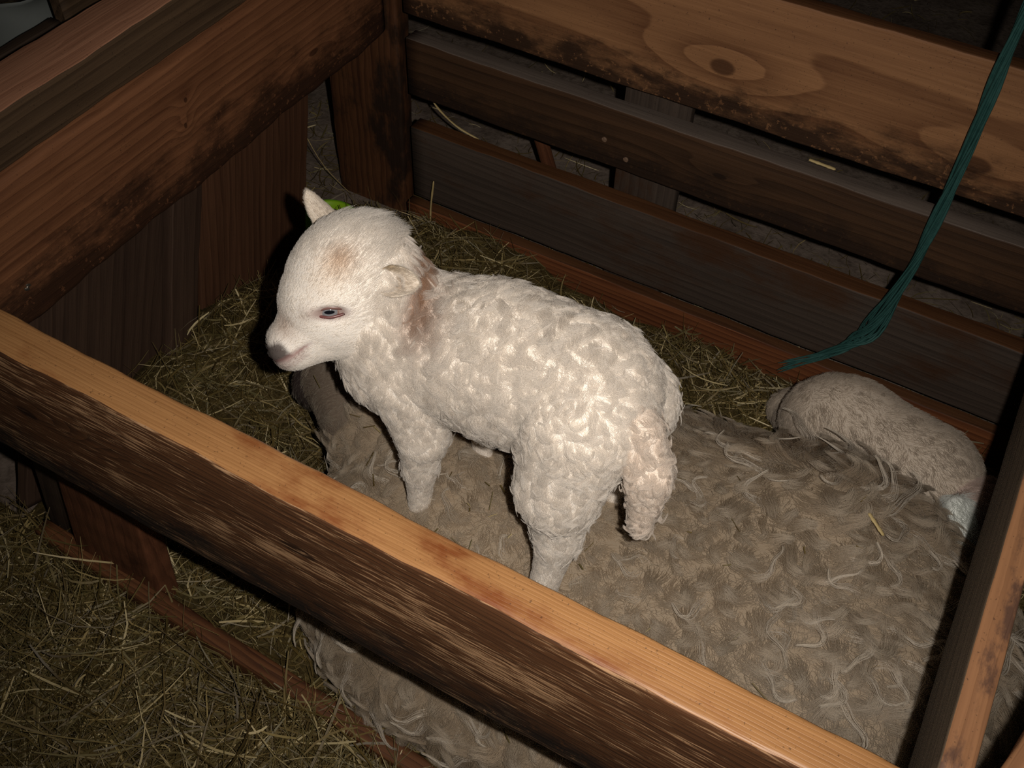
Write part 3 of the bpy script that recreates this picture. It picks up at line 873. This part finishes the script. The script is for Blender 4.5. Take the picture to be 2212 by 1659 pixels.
def lamb_params(P, N):
    n = len(P); part = LA.parts(P); q = head_local(P); f, l, nn = q.T
    x, y, z = P.T
    col = lamb_color(P)
    o = np.ones(n)
    L = np.full(n, 0.023); curl = np.full(n, 1.9); lift = np.full(n, 0.36); lift1 = np.full(n, 0.02); cl = np.full(n, 0.40); fr = np.full(n, 0.16); wave = np.full(n, 0.45); spread = np.full(n, 0.50)
    flow = np.stack([np.full(n, 0.75), np.full(n, -0.1), np.full(n, -0.75)], 1)
    def setp(mask, **k):
        if 'L' in k: L[mask] = k['L']
        if 'curl' in k: curl[mask] = k['curl']
        if 'lift' in k: lift[mask] = k['lift']
        if 'cl' in k: cl[mask] = k['cl']
        if 'fr' in k: fr[mask] = k['fr']
        if 'wave' in k: wave[mask] = k['wave']
        if 'spread' in k: spread[mask] = k['spread']
        if 'flow' in k: flow[mask] = k['flow']
        if 'lift1' in k: lift1[mask] = k['lift1']
    setp(part == 'neck', L=0.020, curl=0.8, cl=0.6, wave=0.3, spread=0.3, flow=(0.35, -0.25, -0.9))
    hm = np.isin(part, ('head', 'face', 'nose', 'lip', 'ear'))
    back = np.stack([-HF + 0.0 * HN] * n)
    flow[hm] = back[hm]
    hl = 0.0045 + 0.006 * sstep(f, 0.00, -0.05) + 0.016 * sstep(f, -0.055, -0.10)
    L[hm] = hl[hm]
    setp(hm, curl=0.2, lift=0.55, lift1=0.20, cl=0.22, fr=0.22, wave=0.05, spread=0.15)
    cheek = hm * (nn < -0.015) * sstep(f, -0.01, -0.05)
    L = L + 0.010 * cheek
    setp(part == 'ear', L=0.005, lift=0.3)
    setp(part == 'foreleg', L=0.015, curl=0.9, cl=0.5, flow=(0.1, 0, -1), spread=0.3)
    setp(part == 'thigh', L=0.019, curl=1.3, cl=0.65, flow=(0.3, 0, -1), spread=0.4)
    setp(part == 'shank', L=0.009, curl=0.4, cl=0.35, flow=(0.05, 0, -1), spread=0.2, fr=0.25)
    setp(part == 'tail', L=0.020, curl=2.2, cl=0.8, flow=(0.1, -0.1, -1), spread=0.9)
    keep = np.where(np.isin(part, ('nose', 'lip')), 0.6, 1.0)
    keep = np.where(hm & (f > 0.0655) & (nn > -0.016) & (nn < 0.003), 0.12, keep)
    for s in (-1, 1):
        d = np.sqrt(((0.8 * f + 0.6 * nn) / 0.0215) ** 2 + ((l - 0.050 * s) / 0.02) ** 2 + ((0.8 * nn - 0.6 * f) / 0.0088) ** 2)
        keep = np.where(d < 1.0, 0.0, keep)
    keep = np.where(hm & (np.abs(nn - mouth_n(f)) < 0.0025) & (f > 0.040), 0.0, keep)
    rad = np.where(hm, 0.00013, 0.00015)
    return dict(length=L, flow=flow, lift=lift, lift1=lift1, curl=curl, wave=wave, spread=spread, frizz=fr, clump=cl, color=col, keep=keep, radius=rad, vary=np.where(hm, 0.10, 0.18))


M_lamb_wool = wool_mat('lamb_wool', ((0.90, 0.85, 0.79, 1), 0.12))
rng = np.random.default_rng(5)


def lamb_under(P, N):
    d = lamb_params(P, N)
    d['length'] = d['length'] * 0.6; d['clump'] = d['clump'] * 0.4; d['frizz'] = d['frizz'] + 0.4
    return d


def lamb_curls(P, N):
    d = lamb_params(P, N)
    body = np.isin(LA.parts(P), ('trunk', 'rump', 'thigh', 'chest', 'tail', 'neck'))
    d['length'] = d['length'] * 1.35; d['clump'] = np.where(body, 0.92, d['clump']); d['lift'] = np.minimum(d['lift'], 0.30); d['lift1'] = d['lift1'] * 0; d['curl'] = d['curl'] * 1.6
    d['keep'] = d['keep'] * np.where(body, 1.0, 0.15)
    return d


bb = [grow(lamb_me, LAMB_O, 210000, 3000, lamb_params, rng, K=8), grow(lamb_me, LAMB_O, 90000, 3000, lamb_under, rng, K=5),
      grow(lamb_me, LAMB_O, 130000, 700, lamb_curls, rng, K=11, core=0.0052)]


# ears: cupped leaves, modelled as their own parts
def ear(name, base, tipdir, openDir, length, width, cup, mat_fn, tip=3.2):
    t = np.array(tipdir) / np.linalg.norm(tipdir); o_ = np.array(openDir, float); o_ -= t * (o_ @ t); o_ /= np.linalg.norm(o_); s_ = np.cross(t, o_)
    nu, nv = 16, 11; top = []; 
    for i in range(nu):
        u = i / (nu - 1); w = width * min(1.0, 0.50 + 1.1 * u) ** 0.8 * math.sqrt(max(0.0, 1 - (u / 1.004) ** tip))
        for j in range(nv):
            v = j / (nv - 1) * 2 - 1
            p = np.array(base) + t * (length * u) + s_ * (w * v * (1 - 0.25 * cup * v * v)) + o_ * (w * cup * v * v - 0.006 * u * u)
            top.append(p)
    V = top + [p - o_ * 0.0022 for p in top]; n = nu * nv; F = []
    for i in range(nu - 1):
        for j in range(nv - 1):
            a = i * nv + j
            F.append((a, a + 1, a + nv + 1, a + nv)); F.append((n + a + nv, n + a + nv + 1, n + a + 1, n + a))
    for i in range(nu - 1):
        a = i * nv; F.append((a, a + nv, n + a + nv, n + a)); a = i * nv + nv - 1; F.append((a + nv, a, n + a, n + a + nv))
    for j in range(nv - 1):
        a = j; F.append((a + 1, a, n + a, n + a + 1)); a = (nu - 1) * nv + j; F.append((a, a + 1, n + a + 1, n + a))
    me = mesh_from(name, [Vector(p) - Vector(LAMB_O) for p in V], F, True)
    bm = bmesh.new(); bm.from_mesh(me); bmesh.ops.recalc_face_normals(bm, faces=bm.faces); bmesh.ops.subdivide_edges(bm, edges=bm.edges, cuts=1, smooth=0.3, use_grid_fill=True); bm.to_mesh(me); bm.free()
    me.polygons.foreach_set('use_smooth', [True] * len(me.polygons))
    inner = np.array(base)
    def colf(P):
        PP = P + np.array(LAMB_O) - inner
        u = (PP @ t) / length; v = (PP @ s_) / width; h = PP @ o_
        c = np.tile(np.array([[0.74, 0.665, 0.57]]), (len(P), 1))
        c = blend(c, mat_fn * 0.9 * np.exp(-((u - 0.50) / 0.28) ** 2 - (v / 0.5) ** 2), (0.36, 0.28, 0.20))
        c = blend(c, mat_fn * 0.9 * np.exp(-((u - 0.25) / 0.45) ** 2) * sstep(np.abs(v + 0.85), 0.45, 0.15), (0.36, 0.27, 0.16))
        return c
    paint(me, colf)
    ob = link(name, me, [M_lamb_skin], lamb)
    r2 = np.random.default_rng(3)
    def ep(P, N):
        k = len(P); o = np.ones(k)
        return dict(length=0.0045 * o, flow=np.tile(t, (k, 1)), lift=0.25 * o, lift1=0.1 * o, curl=0.3 * o, wave=0.1 * o, spread=0.2 * o, frizz=0.25 * o, clump=0.2 * o,
                    color=colf(P - np.array(LAMB_O)), keep=o, radius=0.00014 * o, vary=0.3 * o)
    return ob, grow(me, LAMB_O, 7000, 300, ep, r2, K=5)


ear_l, h1 = ear('ear', hd(-0.058, -0.051, -0.008), HB @ np.array((-0.70, -0.46, -0.55)), HB @ np.array((0.10, -0.80, 0.52)), 0.050, 0.0215, 0.60, 1.0)
ear_r, h2 = ear('ear', hd(-0.071, 0.040, 0.026), HB @ np.array((0.02, 0.62, 0.74)), HB @ np.array((0.45, 0.75, -0.35)), 0.070, 0.023, 0.5, 0.2, 1.6)
hair_object('fleece', bb + [h1, h2], M_lamb_wool, lamb)


# eye with iris, slit pupil and lids
def eye_part():
    out = unit(HB @ np.array((0.16, -0.95, 0.24))); along = unit(0.80 * HF + 0.60 * HN); along = unit(along - out * (along @ out)); upv = np.cross(out, along)
    if upv @ HN < 0: upv = -upv
    c = EYE - out * 0.0058
    bm = bmesh.new(); bmesh.ops.create_uvsphere(bm, u_segments=32, v_segments=20, radius=0.0145)
    me = bpy.data.meshes.new('eye'); bm.to_mesh(me); bm.free(); me.polygons.foreach_set('use_smooth', [True] * len(me.polygons))
    t = NT('lamb_eye'); co = t.n('ShaderNodeTexCoord').outputs['Object']
    sp = t.n('ShaderNodeSeparateXYZ'); t.put(sp.inputs[0], co)
    rr_ = t.math('SQRT', t.math('ADD', t.math('POWER', sp.outputs[0], 2.0), t.math('POWER', sp.outputs[1], 2.0)))
    iris = t.smooth(rr_, 0.0092, 0.0084)
    pup = t.math('SQRT', t.math('ADD', t.math('POWER', t.math('DIVIDE', sp.outputs[0], 0.0058), 2.0), t.math('POWER', t.math('DIVIDE', sp.outputs[1], 0.0022), 2.0)))
    col = t.mix(iris, (0.26, 0.16, 0.13, 1), (0.21, 0.21, 0.22, 1))
    col = t.mix(t.smooth(pup, 1.15, 0.9), col, (0.006, 0.007, 0.010, 1))
    m = t.finish(col, 0.08, spec=0.6)
    M = Matrix(((along[0], upv[0], out[0], c[0]), (along[1], upv[1], out[1], c[1]), (along[2], upv[2], out[2], c[2]), (0, 0, 0, 1)))
    link('eye', me, [m], lamb, M)
    # lids: an almond rim
    verts, faces = [], []; nA, nB = 40, 8
    for i in range(nA):
        a = 6.28318 * i / nA
        ex, ez = 0.0215 * math.cos(a), math.sin(a)
        ez = (0.0058 if ez > 0 else 0.0060) * ez * (1 - 0.25 * abs(math.cos(a)))
        w = 0.0018 + 0.0013 * max(0, math.sin(a))
        dep = 0.0134 - 10.5 * ex * ex - 10 * ez * ez
        ctr = np.array((ex, ez, dep))
        rad = unit(np.array((math.cos(a) * 0.5, math.sin(a), 0)))
        for j in range(nB):
            b = 6.28318 * j / nB
            p = ctr + rad * (w * math.cos(b)) + np.array((0, 0, 1)) * (w * 0.8 * math.sin(b))
            verts.append(p)
    for i in range(nA):
        for j in range(nB):
            faces.append((i * nB + j, i * nB + (j + 1) % nB, ((i + 1) % nA) * nB + (j + 1) % nB, ((i + 1) % nA) * nB + j))
    me = mesh_from('eyelid', verts, faces, True)
    t = NT('lamb_eyelid'); co = t.n('ShaderNodeTexCoord').outputs['Object']; sp = t.n('ShaderNodeSeparateXYZ'); t.put(sp.inputs[0], co)
    col = t.mix(t.smooth(sp.outputs[1], 0.0005, 0.004), (0.15, 0.050, 0.045, 1), (0.20, 0.11, 0.095, 1))
    col = t.mix(t.smooth(t.math('ABSOLUTE', sp.outputs[0]), 0.0120, 0.0185), col, (0.035, 0.018, 0.015, 1))
    link('eyelid', me, [t.finish(col, 0.35, spec=0.5)], lamb, M)


eye_part()

# ------------------------------------------------------------------ hay
def ribbons(n, rng, base_fn, length=(0.04, 0.16), width=(0.0004, 0.0019), tilt=0.28, K=5, accept=None):
    """n dry stems as narrow bent ribbons; base_fn(n) -> points on the hay surface"""
    P = base_fn(n); n = len(P)
    az = rng.uniform(0, 6.283, n); el = rng.normal(0, tilt, n)
    L = rng.uniform(*length, n) * rng.uniform(0.5, 1.0, n); w = width[0] + (width[1] - width[0]) * rng.random(n) ** 2.2
    bend = rng.normal(0, 1.0, n) * 0.8; vb = rng.normal(0, 0.35, n)
    roll = rng.uniform(-1.0, 1.0, n)
    pts = np.empty((n, K, 3)); p = P.copy(); sides = np.empty((n, K, 3))
    for k in range(K):
        t = k / (K - 1) - 0.5
        a = az + bend * t; e = el + vb * t * 1.5
        d = np.stack([np.cos(a) * np.cos(e), np.sin(a) * np.cos(e), np.sin(e)], 1)
        if k == 0: p = P - d * (L * 0.5)[:, None]
        else: p = p + d * (L / (K - 1))[:, None]
        pts[:, k] = p
        h = np.stack([-np.sin(a), np.cos(a), np.zeros(n)], 1); v = np.cross(d, h)
        sides[:, k] = h * np.cos(roll)[:, None] + v * np.sin(roll)[:, None]
    if accept is not None:
        ok = accept(pts)
        pts, sides, w = pts[ok], sides[ok], w[ok]; n = len(pts)
    tap = np.array([0.7, 1, 1, 0.9, 0.45])[None, :K, None] if K == 5 else np.ones((1, K, 1))
    a = pts - sides * w[:, None, None] * tap; b = pts + sides * w[:, None, None] * tap
    V = np.stack([a, b], 2).reshape(-1, 3)
    base = (np.arange(n) * K * 2)[:, None, None]
    q = np.array([[2 * k, 2 * k + 1, 2 * k + 3, 2 * k + 2] for k in range(K - 1)])[None]
    return V, (base + q).reshape(-1, 4)


def np_mesh(name, V, Q):
    me = bpy.data.meshes.new(name)
    me.vertices.add(len(V)); me.vertices.foreach_set('co', np.asarray(V, np.float32).ravel())
    me.loops.add(Q.size); me.loops.foreach_set('vertex_index', Q.astype(np.int32).ravel())
    me.polygons.add(len(Q)); me.polygons.foreach_set('loop_start', (np.arange(len(Q)) * 4).astype(np.int32))
    me.update(calc_edges=True); me.validate()
    return me


def wob(x, y):
    return 0.012 * np.sin(x * 17 + 1.3 * np.sin(y * 11)) + 0.010 * np.sin(y * 23 + 2 * np.sin(x * 9 + 1)) + 0.006 * np.sin((x + y) * 47)


def hay_in(x, y):
    h = 0.034 + wob(x, y)
    h = h + 0.078 * np.exp(-((x + 1.12) / 0.14) ** 2) * sstep(y, 0.50, 0.75) * (1 - sstep(y, 0.98, 1.18))
    h = h + 0.070 * np.exp(-((x + 0.86) / 0.17) ** 2 - ((y - 1.36) / 0.17) ** 2)
    h = h + 0.035 * np.exp(-((x + 0.20) / 0.16) ** 2 - ((y - 1.26) / 0.10) ** 2)
    return h


def hay_out(x, y):
    return 0.040 + wob(x * 1.2 + 3, y * 1.1) - 0.02 * sstep(y, 0.30, 0.42) * 0


def hay_far(x, y):
    return 0.006 + 0.25 * np.maximum(0, wob(x * 1.7 + 1, y * 1.3))


def pile(name, label, hfn, x0, x1, y0, y1, n, seed, accept=None, sheet=True, length=(0.04, 0.16), width=(0.0004, 0.0019), tilt=0.28, weight=None, layers=0.018):
    rg = np.random.default_rng(seed)
    nx, ny = int((x1 - x0) / 0.012), int((y1 - y0) / 0.012)
    def bf(k):
        x = rg.uniform(x0, x1, k); y = rg.uniform(y0, y1, k)
        if weight is not None:
            ok = rg.random(k) < weight(x, y); x, y = x[ok], y[ok]
        return np.stack([x, y, hfn(x, y) + rg.uniform(-0.004, layers, len(x))], 1)
    V, Q = ribbons(n, rg, bf, accept=accept, length=length, width=width, tilt=tilt)
    mi = np.zeros(len(Q), np.int32)
    if sheet:
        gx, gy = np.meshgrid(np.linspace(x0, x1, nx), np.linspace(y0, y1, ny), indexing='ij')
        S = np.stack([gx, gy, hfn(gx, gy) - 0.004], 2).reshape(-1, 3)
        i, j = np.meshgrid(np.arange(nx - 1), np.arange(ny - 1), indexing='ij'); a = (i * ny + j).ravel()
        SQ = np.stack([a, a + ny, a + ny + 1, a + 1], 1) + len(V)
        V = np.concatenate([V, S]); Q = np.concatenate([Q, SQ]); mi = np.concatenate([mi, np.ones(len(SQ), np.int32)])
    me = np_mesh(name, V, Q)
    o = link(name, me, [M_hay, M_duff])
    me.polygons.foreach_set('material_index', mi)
    tag(o, label, 'hay', kind='stuff')
    return o


def ok_inside(pts):
    e = pts[:, [0, 2, 4]]
    x, y, z = e[..., 0], e[..., 1], e[..., 2]
    good = (x > -1.125).all(1) & (y < 1.378).all(1) & (y > 0.44).all(1) & (x < 0.5).all(1)
    d1 = SH.sdf(pts[:, 2]); d2 = L2.sdf(pts[:, 2]); d3 = LA.sdf(pts[:, 2])
    d1b = np.minimum(SH.sdf(pts[:, 0]), SH.sdf(pts[:, 4]))
    return good & (d1 > 0.02) & (d2 > 0.01) & (d3 > 0.02) & (d1b > 0.0)


def ok_outside(pts):
    return (pts[:, [0, 2, 4], 1] < 0.45).all(1) & (pts[:, :, 2] > -0.02).all(1)


pile('hay_bedding', 'deep hay bedding inside the pen around the ewe', hay_in, -1.16, 0.55, 0.43, 1.383, 34000, 101, ok_inside, tilt=0.32, layers=0.022)
pile('hay_litter', 'loose hay covering the floor in front of the pen', hay_out, -1.75, 0.75, -0.45, 0.440, 46000, 102, ok_outside, tilt=0.25, layers=0.034, length=(0.04, 0.22))
def far_weight(x, y):
    beyond = (y > 1.46) * (0.14 + 0.86 * np.exp(-((y - 1.5) / 0.30) ** 2))
    corner = (x < -1.17) * (y <= 1.46) * 0.9 * np.exp(-((x + 1.25) / 0.15) ** 2)
    return beyond + corner


pile('hay_scatter', 'thin scattered hay on the barn floor behind the back boards', hay_far, -2.6, 1.2, 1.22, 3.6, 30000, 103, None, sheet=False, tilt=0.18, layers=0.012, length=(0.03, 0.11), weight=far_weight)

def fleece_top(x, y):
    z = np.linspace(0.6, 0.1, 400)
    d = SH.sdf(np.stack([np.full(400, x), np.full(400, y), z], 1))
    return float(z[np.argmax(d < 0.027)])


# single stems that stand out
def stalk(label, pts, w=0.0016, name='straw_stem'):
    P = np.array(pts, float); K = 12
    t = np.linspace(0, len(P) - 1, K); i = np.clip(t.astype(int), 0, len(P) - 2); fr = (t - i)[:, None]
    P0, P1 = P[np.clip(i - 1, 0, None)], P[i]; P2, P3 = P[i + 1], P[np.clip(i + 2, None, len(P) - 1)]
    C = 0.5 * (2 * P1 + (P2 - P0) * fr + (2 * P0 - 5 * P1 + 4 * P2 - P3) * fr ** 2 + (3 * P1 - P0 - 3 * P2 + P3) * fr ** 3)
    N = 7; V, Q = [], []
    for k in range(K):
        d = unit(C[min(k + 1, K - 1)] - C[max(k - 1, 0)]); a = unit(np.cross(d, (0.3, 0.2, 1.0))); b = np.cross(d, a)
        ww = w * (1.25 if k in (4, 8) else 1.0) * (0.6 if k == K - 1 else 1)
        for j in range(N):
            an = 6.2832 * j / N; V.append(C[k] + a * ww * math.cos(an) + b * ww * 0.6 * math.sin(an))
    for k in range(K - 1):
        for j in range(N): Q.append((k * N + j, k * N + (j + 1) % N, (k + 1) * N + (j + 1) % N, (k + 1) * N + j))
    Q.append(tuple(range(N - 1, -1, -1))); Q.append(tuple((K - 1) * N + j for j in range(N)))
    c = P.mean(0)
    me = mesh_from(name, [Vector(v - c) for v in V], Q, True)
    return tag(link(name, me, [M_stalk], None, Matrix.Translation(Vector(c))), label, 'straw stem')


stalk('flat orange straw stem standing upright against the foot board by the corner post', [(-0.93, 1.375, 0.06), (-0.928, 1.378, 0.12), (-0.920, 1.380, 0.185)], 0.0032)
stalk('bright yellow straw piece caught in the wool on the ewe near the smooth beige lamb', [(0.067, 0.893, fleece_top(0.067, 0.893)), (0.079, 0.884, fleece_top(0.079, 0.884)), (0.094, 0.876, fleece_top(0.094, 0.876) - 0.004)], 0.0030)
stalk('jointed pale straw hanging in the gap beside the corner post behind the back boards', [(-0.985, 1.47, 0.320), (-0.965, 1.475, 0.285), (-0.930, 1.49, 0.245), (-0.885, 1.50, 0.225)], 0.0028)
stalk('short pale straw piece sticking out between the two upper back boards', [(-0.748, 1.47, 0.500), (-0.726, 1.45, 0.515)], 0.0035)
stalk('white straw piece lying on the grey board edge under the big knot', [(-0.225, 1.44, 0.474), (-0.180, 1.44, 0.472)], 0.0035)
stalk('thin straw leaning in the gap left of the corner post', [(-1.17, 1.42, 0.02), (-1.19, 1.36, 0.14), (-1.215, 1.33, 0.27)], 0.0014)

# ------------------------------------------------------------------ teal twine hanging from above
def twine():
    rg = random.Random(8)
    V, Q = [], []; N = 6
    main = [(-0.010, 1.385, 1.45), (-0.009, 1.385, 1.10), (-0.009, 1.385, 0.82), (-0.007, 1.385, 0.68), (-0.006, 1.384, 0.53), (-0.010, 1.380, 0.40), (-0.028, 1.370, 0.260), (-0.052, 1.362, 0.205), (-0.088, 1.352, 0.160), (-0.158, 1.335, 0.105)]
    def at(t):
        t = t * (len(main) - 1); i = min(int(t), len(main) - 2); f = t - i
        P = [Vector(main[max(0, min(len(main) - 1, i + d))]) for d in (-1, 0, 1, 2)]
        return 0.5 * (2 * P[1] + (P[2] - P[0]) * f + (2 * P[0] - 5 * P[1] + 4 * P[2] - P[3]) * f * f + (3 * P[1] - P[0] - 3 * P[2] + P[3]) * f ** 3)
    for s in range(26):
        ph = rg.uniform(0, 6.28); rad = rg.uniform(0.001, 0.0055); tw = rg.uniform(5, 9); end = rg.uniform(0.82, 1.0); K = 46; w = rg.uniform(0.0012, 0.0024)
        fl = Vector((rg.uniform(-1, 1), rg.uniform(-1, 1), rg.uniform(-1, 1)))
        base = len(V)
        for k in range(K):
            t = k / (K - 1) * end; c = at(t); d = (at(min(1, t + 0.01)) - at(max(0, t - 0.01))).normalized()
            a = d.cross(Vector((0.2, 1, 0.1))).normalized(); b = d.cross(a)
            bul = rad * 1.6 * (1.0 + 1.1 * math.exp(-((t - 0.70) / 0.09) ** 2)) * (1.0 if t < 0.8 else max(0.35, 1 - (t - 0.8) * 3.0))
            ang = ph + tw * t * 2.2
            p = c + a * bul * math.cos(ang) + b * bul * math.sin(ang) + fl * (max(0, t - 0.72) ** 2 * 0.12)
            for j in range(N):
                an = 6.2832 * j / N; V.append(p + (a * math.cos(an) + b * math.sin(an)) * w * (1 if k < K - 1 else 0.3))
        for k in range(K - 1):
            for j in range(N): Q.append((base + k * N + j, base + k * N + (j + 1) % N, base + (k + 1) * N + (j + 1) % N, base + (k + 1) * N + j))
    me = mesh_from('twine', V, Q, True)
    t = NT('teal_twine'); co = t.n('ShaderNodeTexCoord').outputs['Object']
    col = t.mix(t.noise(co, 90, 4), (0.008, 0.040, 0.036, 1), (0.034, 0.105, 0.093, 1))
    return tag(link('twine', me, [t.finish(col, 0.6, spec=0.3)]), 'teal baling twine hanging down in front of the back boards, frayed end', 'twine')


twine()

# ------------------------------------------------------------------ green tub outside the corner, pale scrap at top left
def tub():
    prof = [(0.0, 0.0), (0.052, 0.0), (0.060, 0.010), (0.066, 0.040), (0.071, 0.042), (0.073, 0.046), (0.070, 0.050), (0.065, 0.047), (0.060, 0.038), (0.053, 0.014), (0.0, 0.008)]
    V, Q = [], []; N = 48
    for r, z in prof:
        for j in range(N):
            a = 6.2832 * j / N; V.append((r * math.cos(a), r * math.sin(a), z))
    for k in range(len(prof) - 1):
        for j in range(N): Q.append((k * N + j, k * N + (j + 1) % N, (k + 1) * N + (j + 1) % N, (k + 1) * N + j))
    me = mesh_from('feed_bowl', V, Q, True)
    t = NT('lime_plastic'); co = t.n('ShaderNodeTexCoord').outputs['Object']; sp = t.n('ShaderNodeSeparateXYZ'); t.put(sp.inputs[0], co)
    col = t.mix(t.noise(co, 40, 4), (0.19, 0.40, 0.010, 1), (0.30, 0.50, 0.018, 1))
    col = t.mix(t.math('MULTIPLY', t.smooth(sp.outputs[2], 0.0475, 0.0495), 0.6), col, (0.08, 0.30, 0.015, 1))
    return tag(link('feed_bowl', me, [t.finish(col, 0.4)], None, Matrix.Translation((-1.140, 1.292, 0.0))), 'lime green plastic bowl with darker rim behind the lamb, beside the corner post', 'bowl')


tub()


# ------------------------------------------------------------------ pale crumpled sheet beyond the left boards
def scrap():
    rg = np.random.default_rng(4); nx, ny = 40, 14
    V = []
    for i in range(nx):
        for j in range(ny):
            u, v = i / (nx - 1), j / (ny - 1)
            V.append((0.02 * math.sin(u * 9 + v * 5) + 0.012 * math.sin(u * 23 + 2) + 0.03 * v, (u - 0.5) * 0.62, (v - 0.5) * 0.11 + 0.018 * math.sin(u * 7) + 0.006 * math.sin(u * 31)))
    F = [(i * ny + j, (i + 1) * ny + j, (i + 1) * ny + j + 1, i * ny + j + 1) for i in range(nx - 1) for j in range(ny - 1)]
    V2 = V + [(x - 0.002, y, z) for x, y, z in V]; n = len(V)
    F2 = F + [tuple(n + k for k in reversed(f)) for f in F]
    for i in range(nx - 1):
        for j in (0, ny - 1): F2.append((i * ny + j, (i + 1) * ny + j, n + (i + 1) * ny + j, n + i * ny + j))
    for j in range(ny - 1):
        for i in (0, nx - 1): F2.append((i * ny + j, i * ny + j + 1, n + i * ny + j + 1, n + i * ny + j))
    me = mesh_from('sheet_scrap', V2, F2, True)
    o = link('sheet_scrap', me, [flat('grey_sheet', (0.17, 0.185, 0.175, 1), 0.5)], None, Matrix.Translation((-1.42, 0.80, 0.600)))
    tag(o, 'pale grey crumpled sheet showing beyond the left boards in the upper left corner', 'sheet')


scrap()


# ------------------------------------------------------------------ chaff caught in the ewe's fleece
def chaff():
    rg = np.random.default_rng(77)
    P, N, _ = surface_sample(sheep_me, 900, rg)
    W = P + np.array(SHEEP_O)
    ok = (N[:, 2] > 0.35) & (W[:, 2] > 0.2) & (LA.sdf(W) > 0.03) & (rg.random(len(W)) < 0.15 + np.exp(-(((W[:, 0] + 0.35) / 0.2) ** 2 + ((W[:, 1] - 0.62) / 0.12) ** 2)))
    P, N = W[ok], N[ok]; n = len(P)
    t1 = unit(np.cross(N, rg.normal(size=(n, 3)))); t2 = np.cross(N, t1)
    L = rg.uniform(0.003, 0.014, n)[:, None]; w = rg.uniform(0.0004, 0.0010, n)[:, None]
    c = P + N * rg.uniform(0.014, 0.024, n)[:, None]; tilt = N * rg.uniform(-0.3, 0.3, n)[:, None]
    a, b = c - (t1 + tilt) * L, c + (t1 + tilt) * L
    V = np.stack([a - t2 * w, a + t2 * w, b + t2 * w, b - t2 * w], 1).reshape(-1, 3)
    Q = np.arange(n * 4).reshape(-1, 4)
    o = link('chaff', np_mesh('chaff', V, Q), [M_hay])
    tag(o, 'tiny bits of chaff caught in the wool of the ewe', 'chaff', kind='stuff')


chaff()

for _o in list(COL.objects):
    if _o.parent is None and _o.get('label'):
        _n = _o.name.split('.')[0]
        _g = {'fence_board': 'boards of the back side of the pen', 'upright_plank': 'upright planks under the left rail', 'straw_stem': 'single straw stems lying about the pen',
              'fence_rail': 'rails around the pen', 'outer_board': 'boards beyond the left side'}.get(_n)
        if _g: _o['group'] = _g
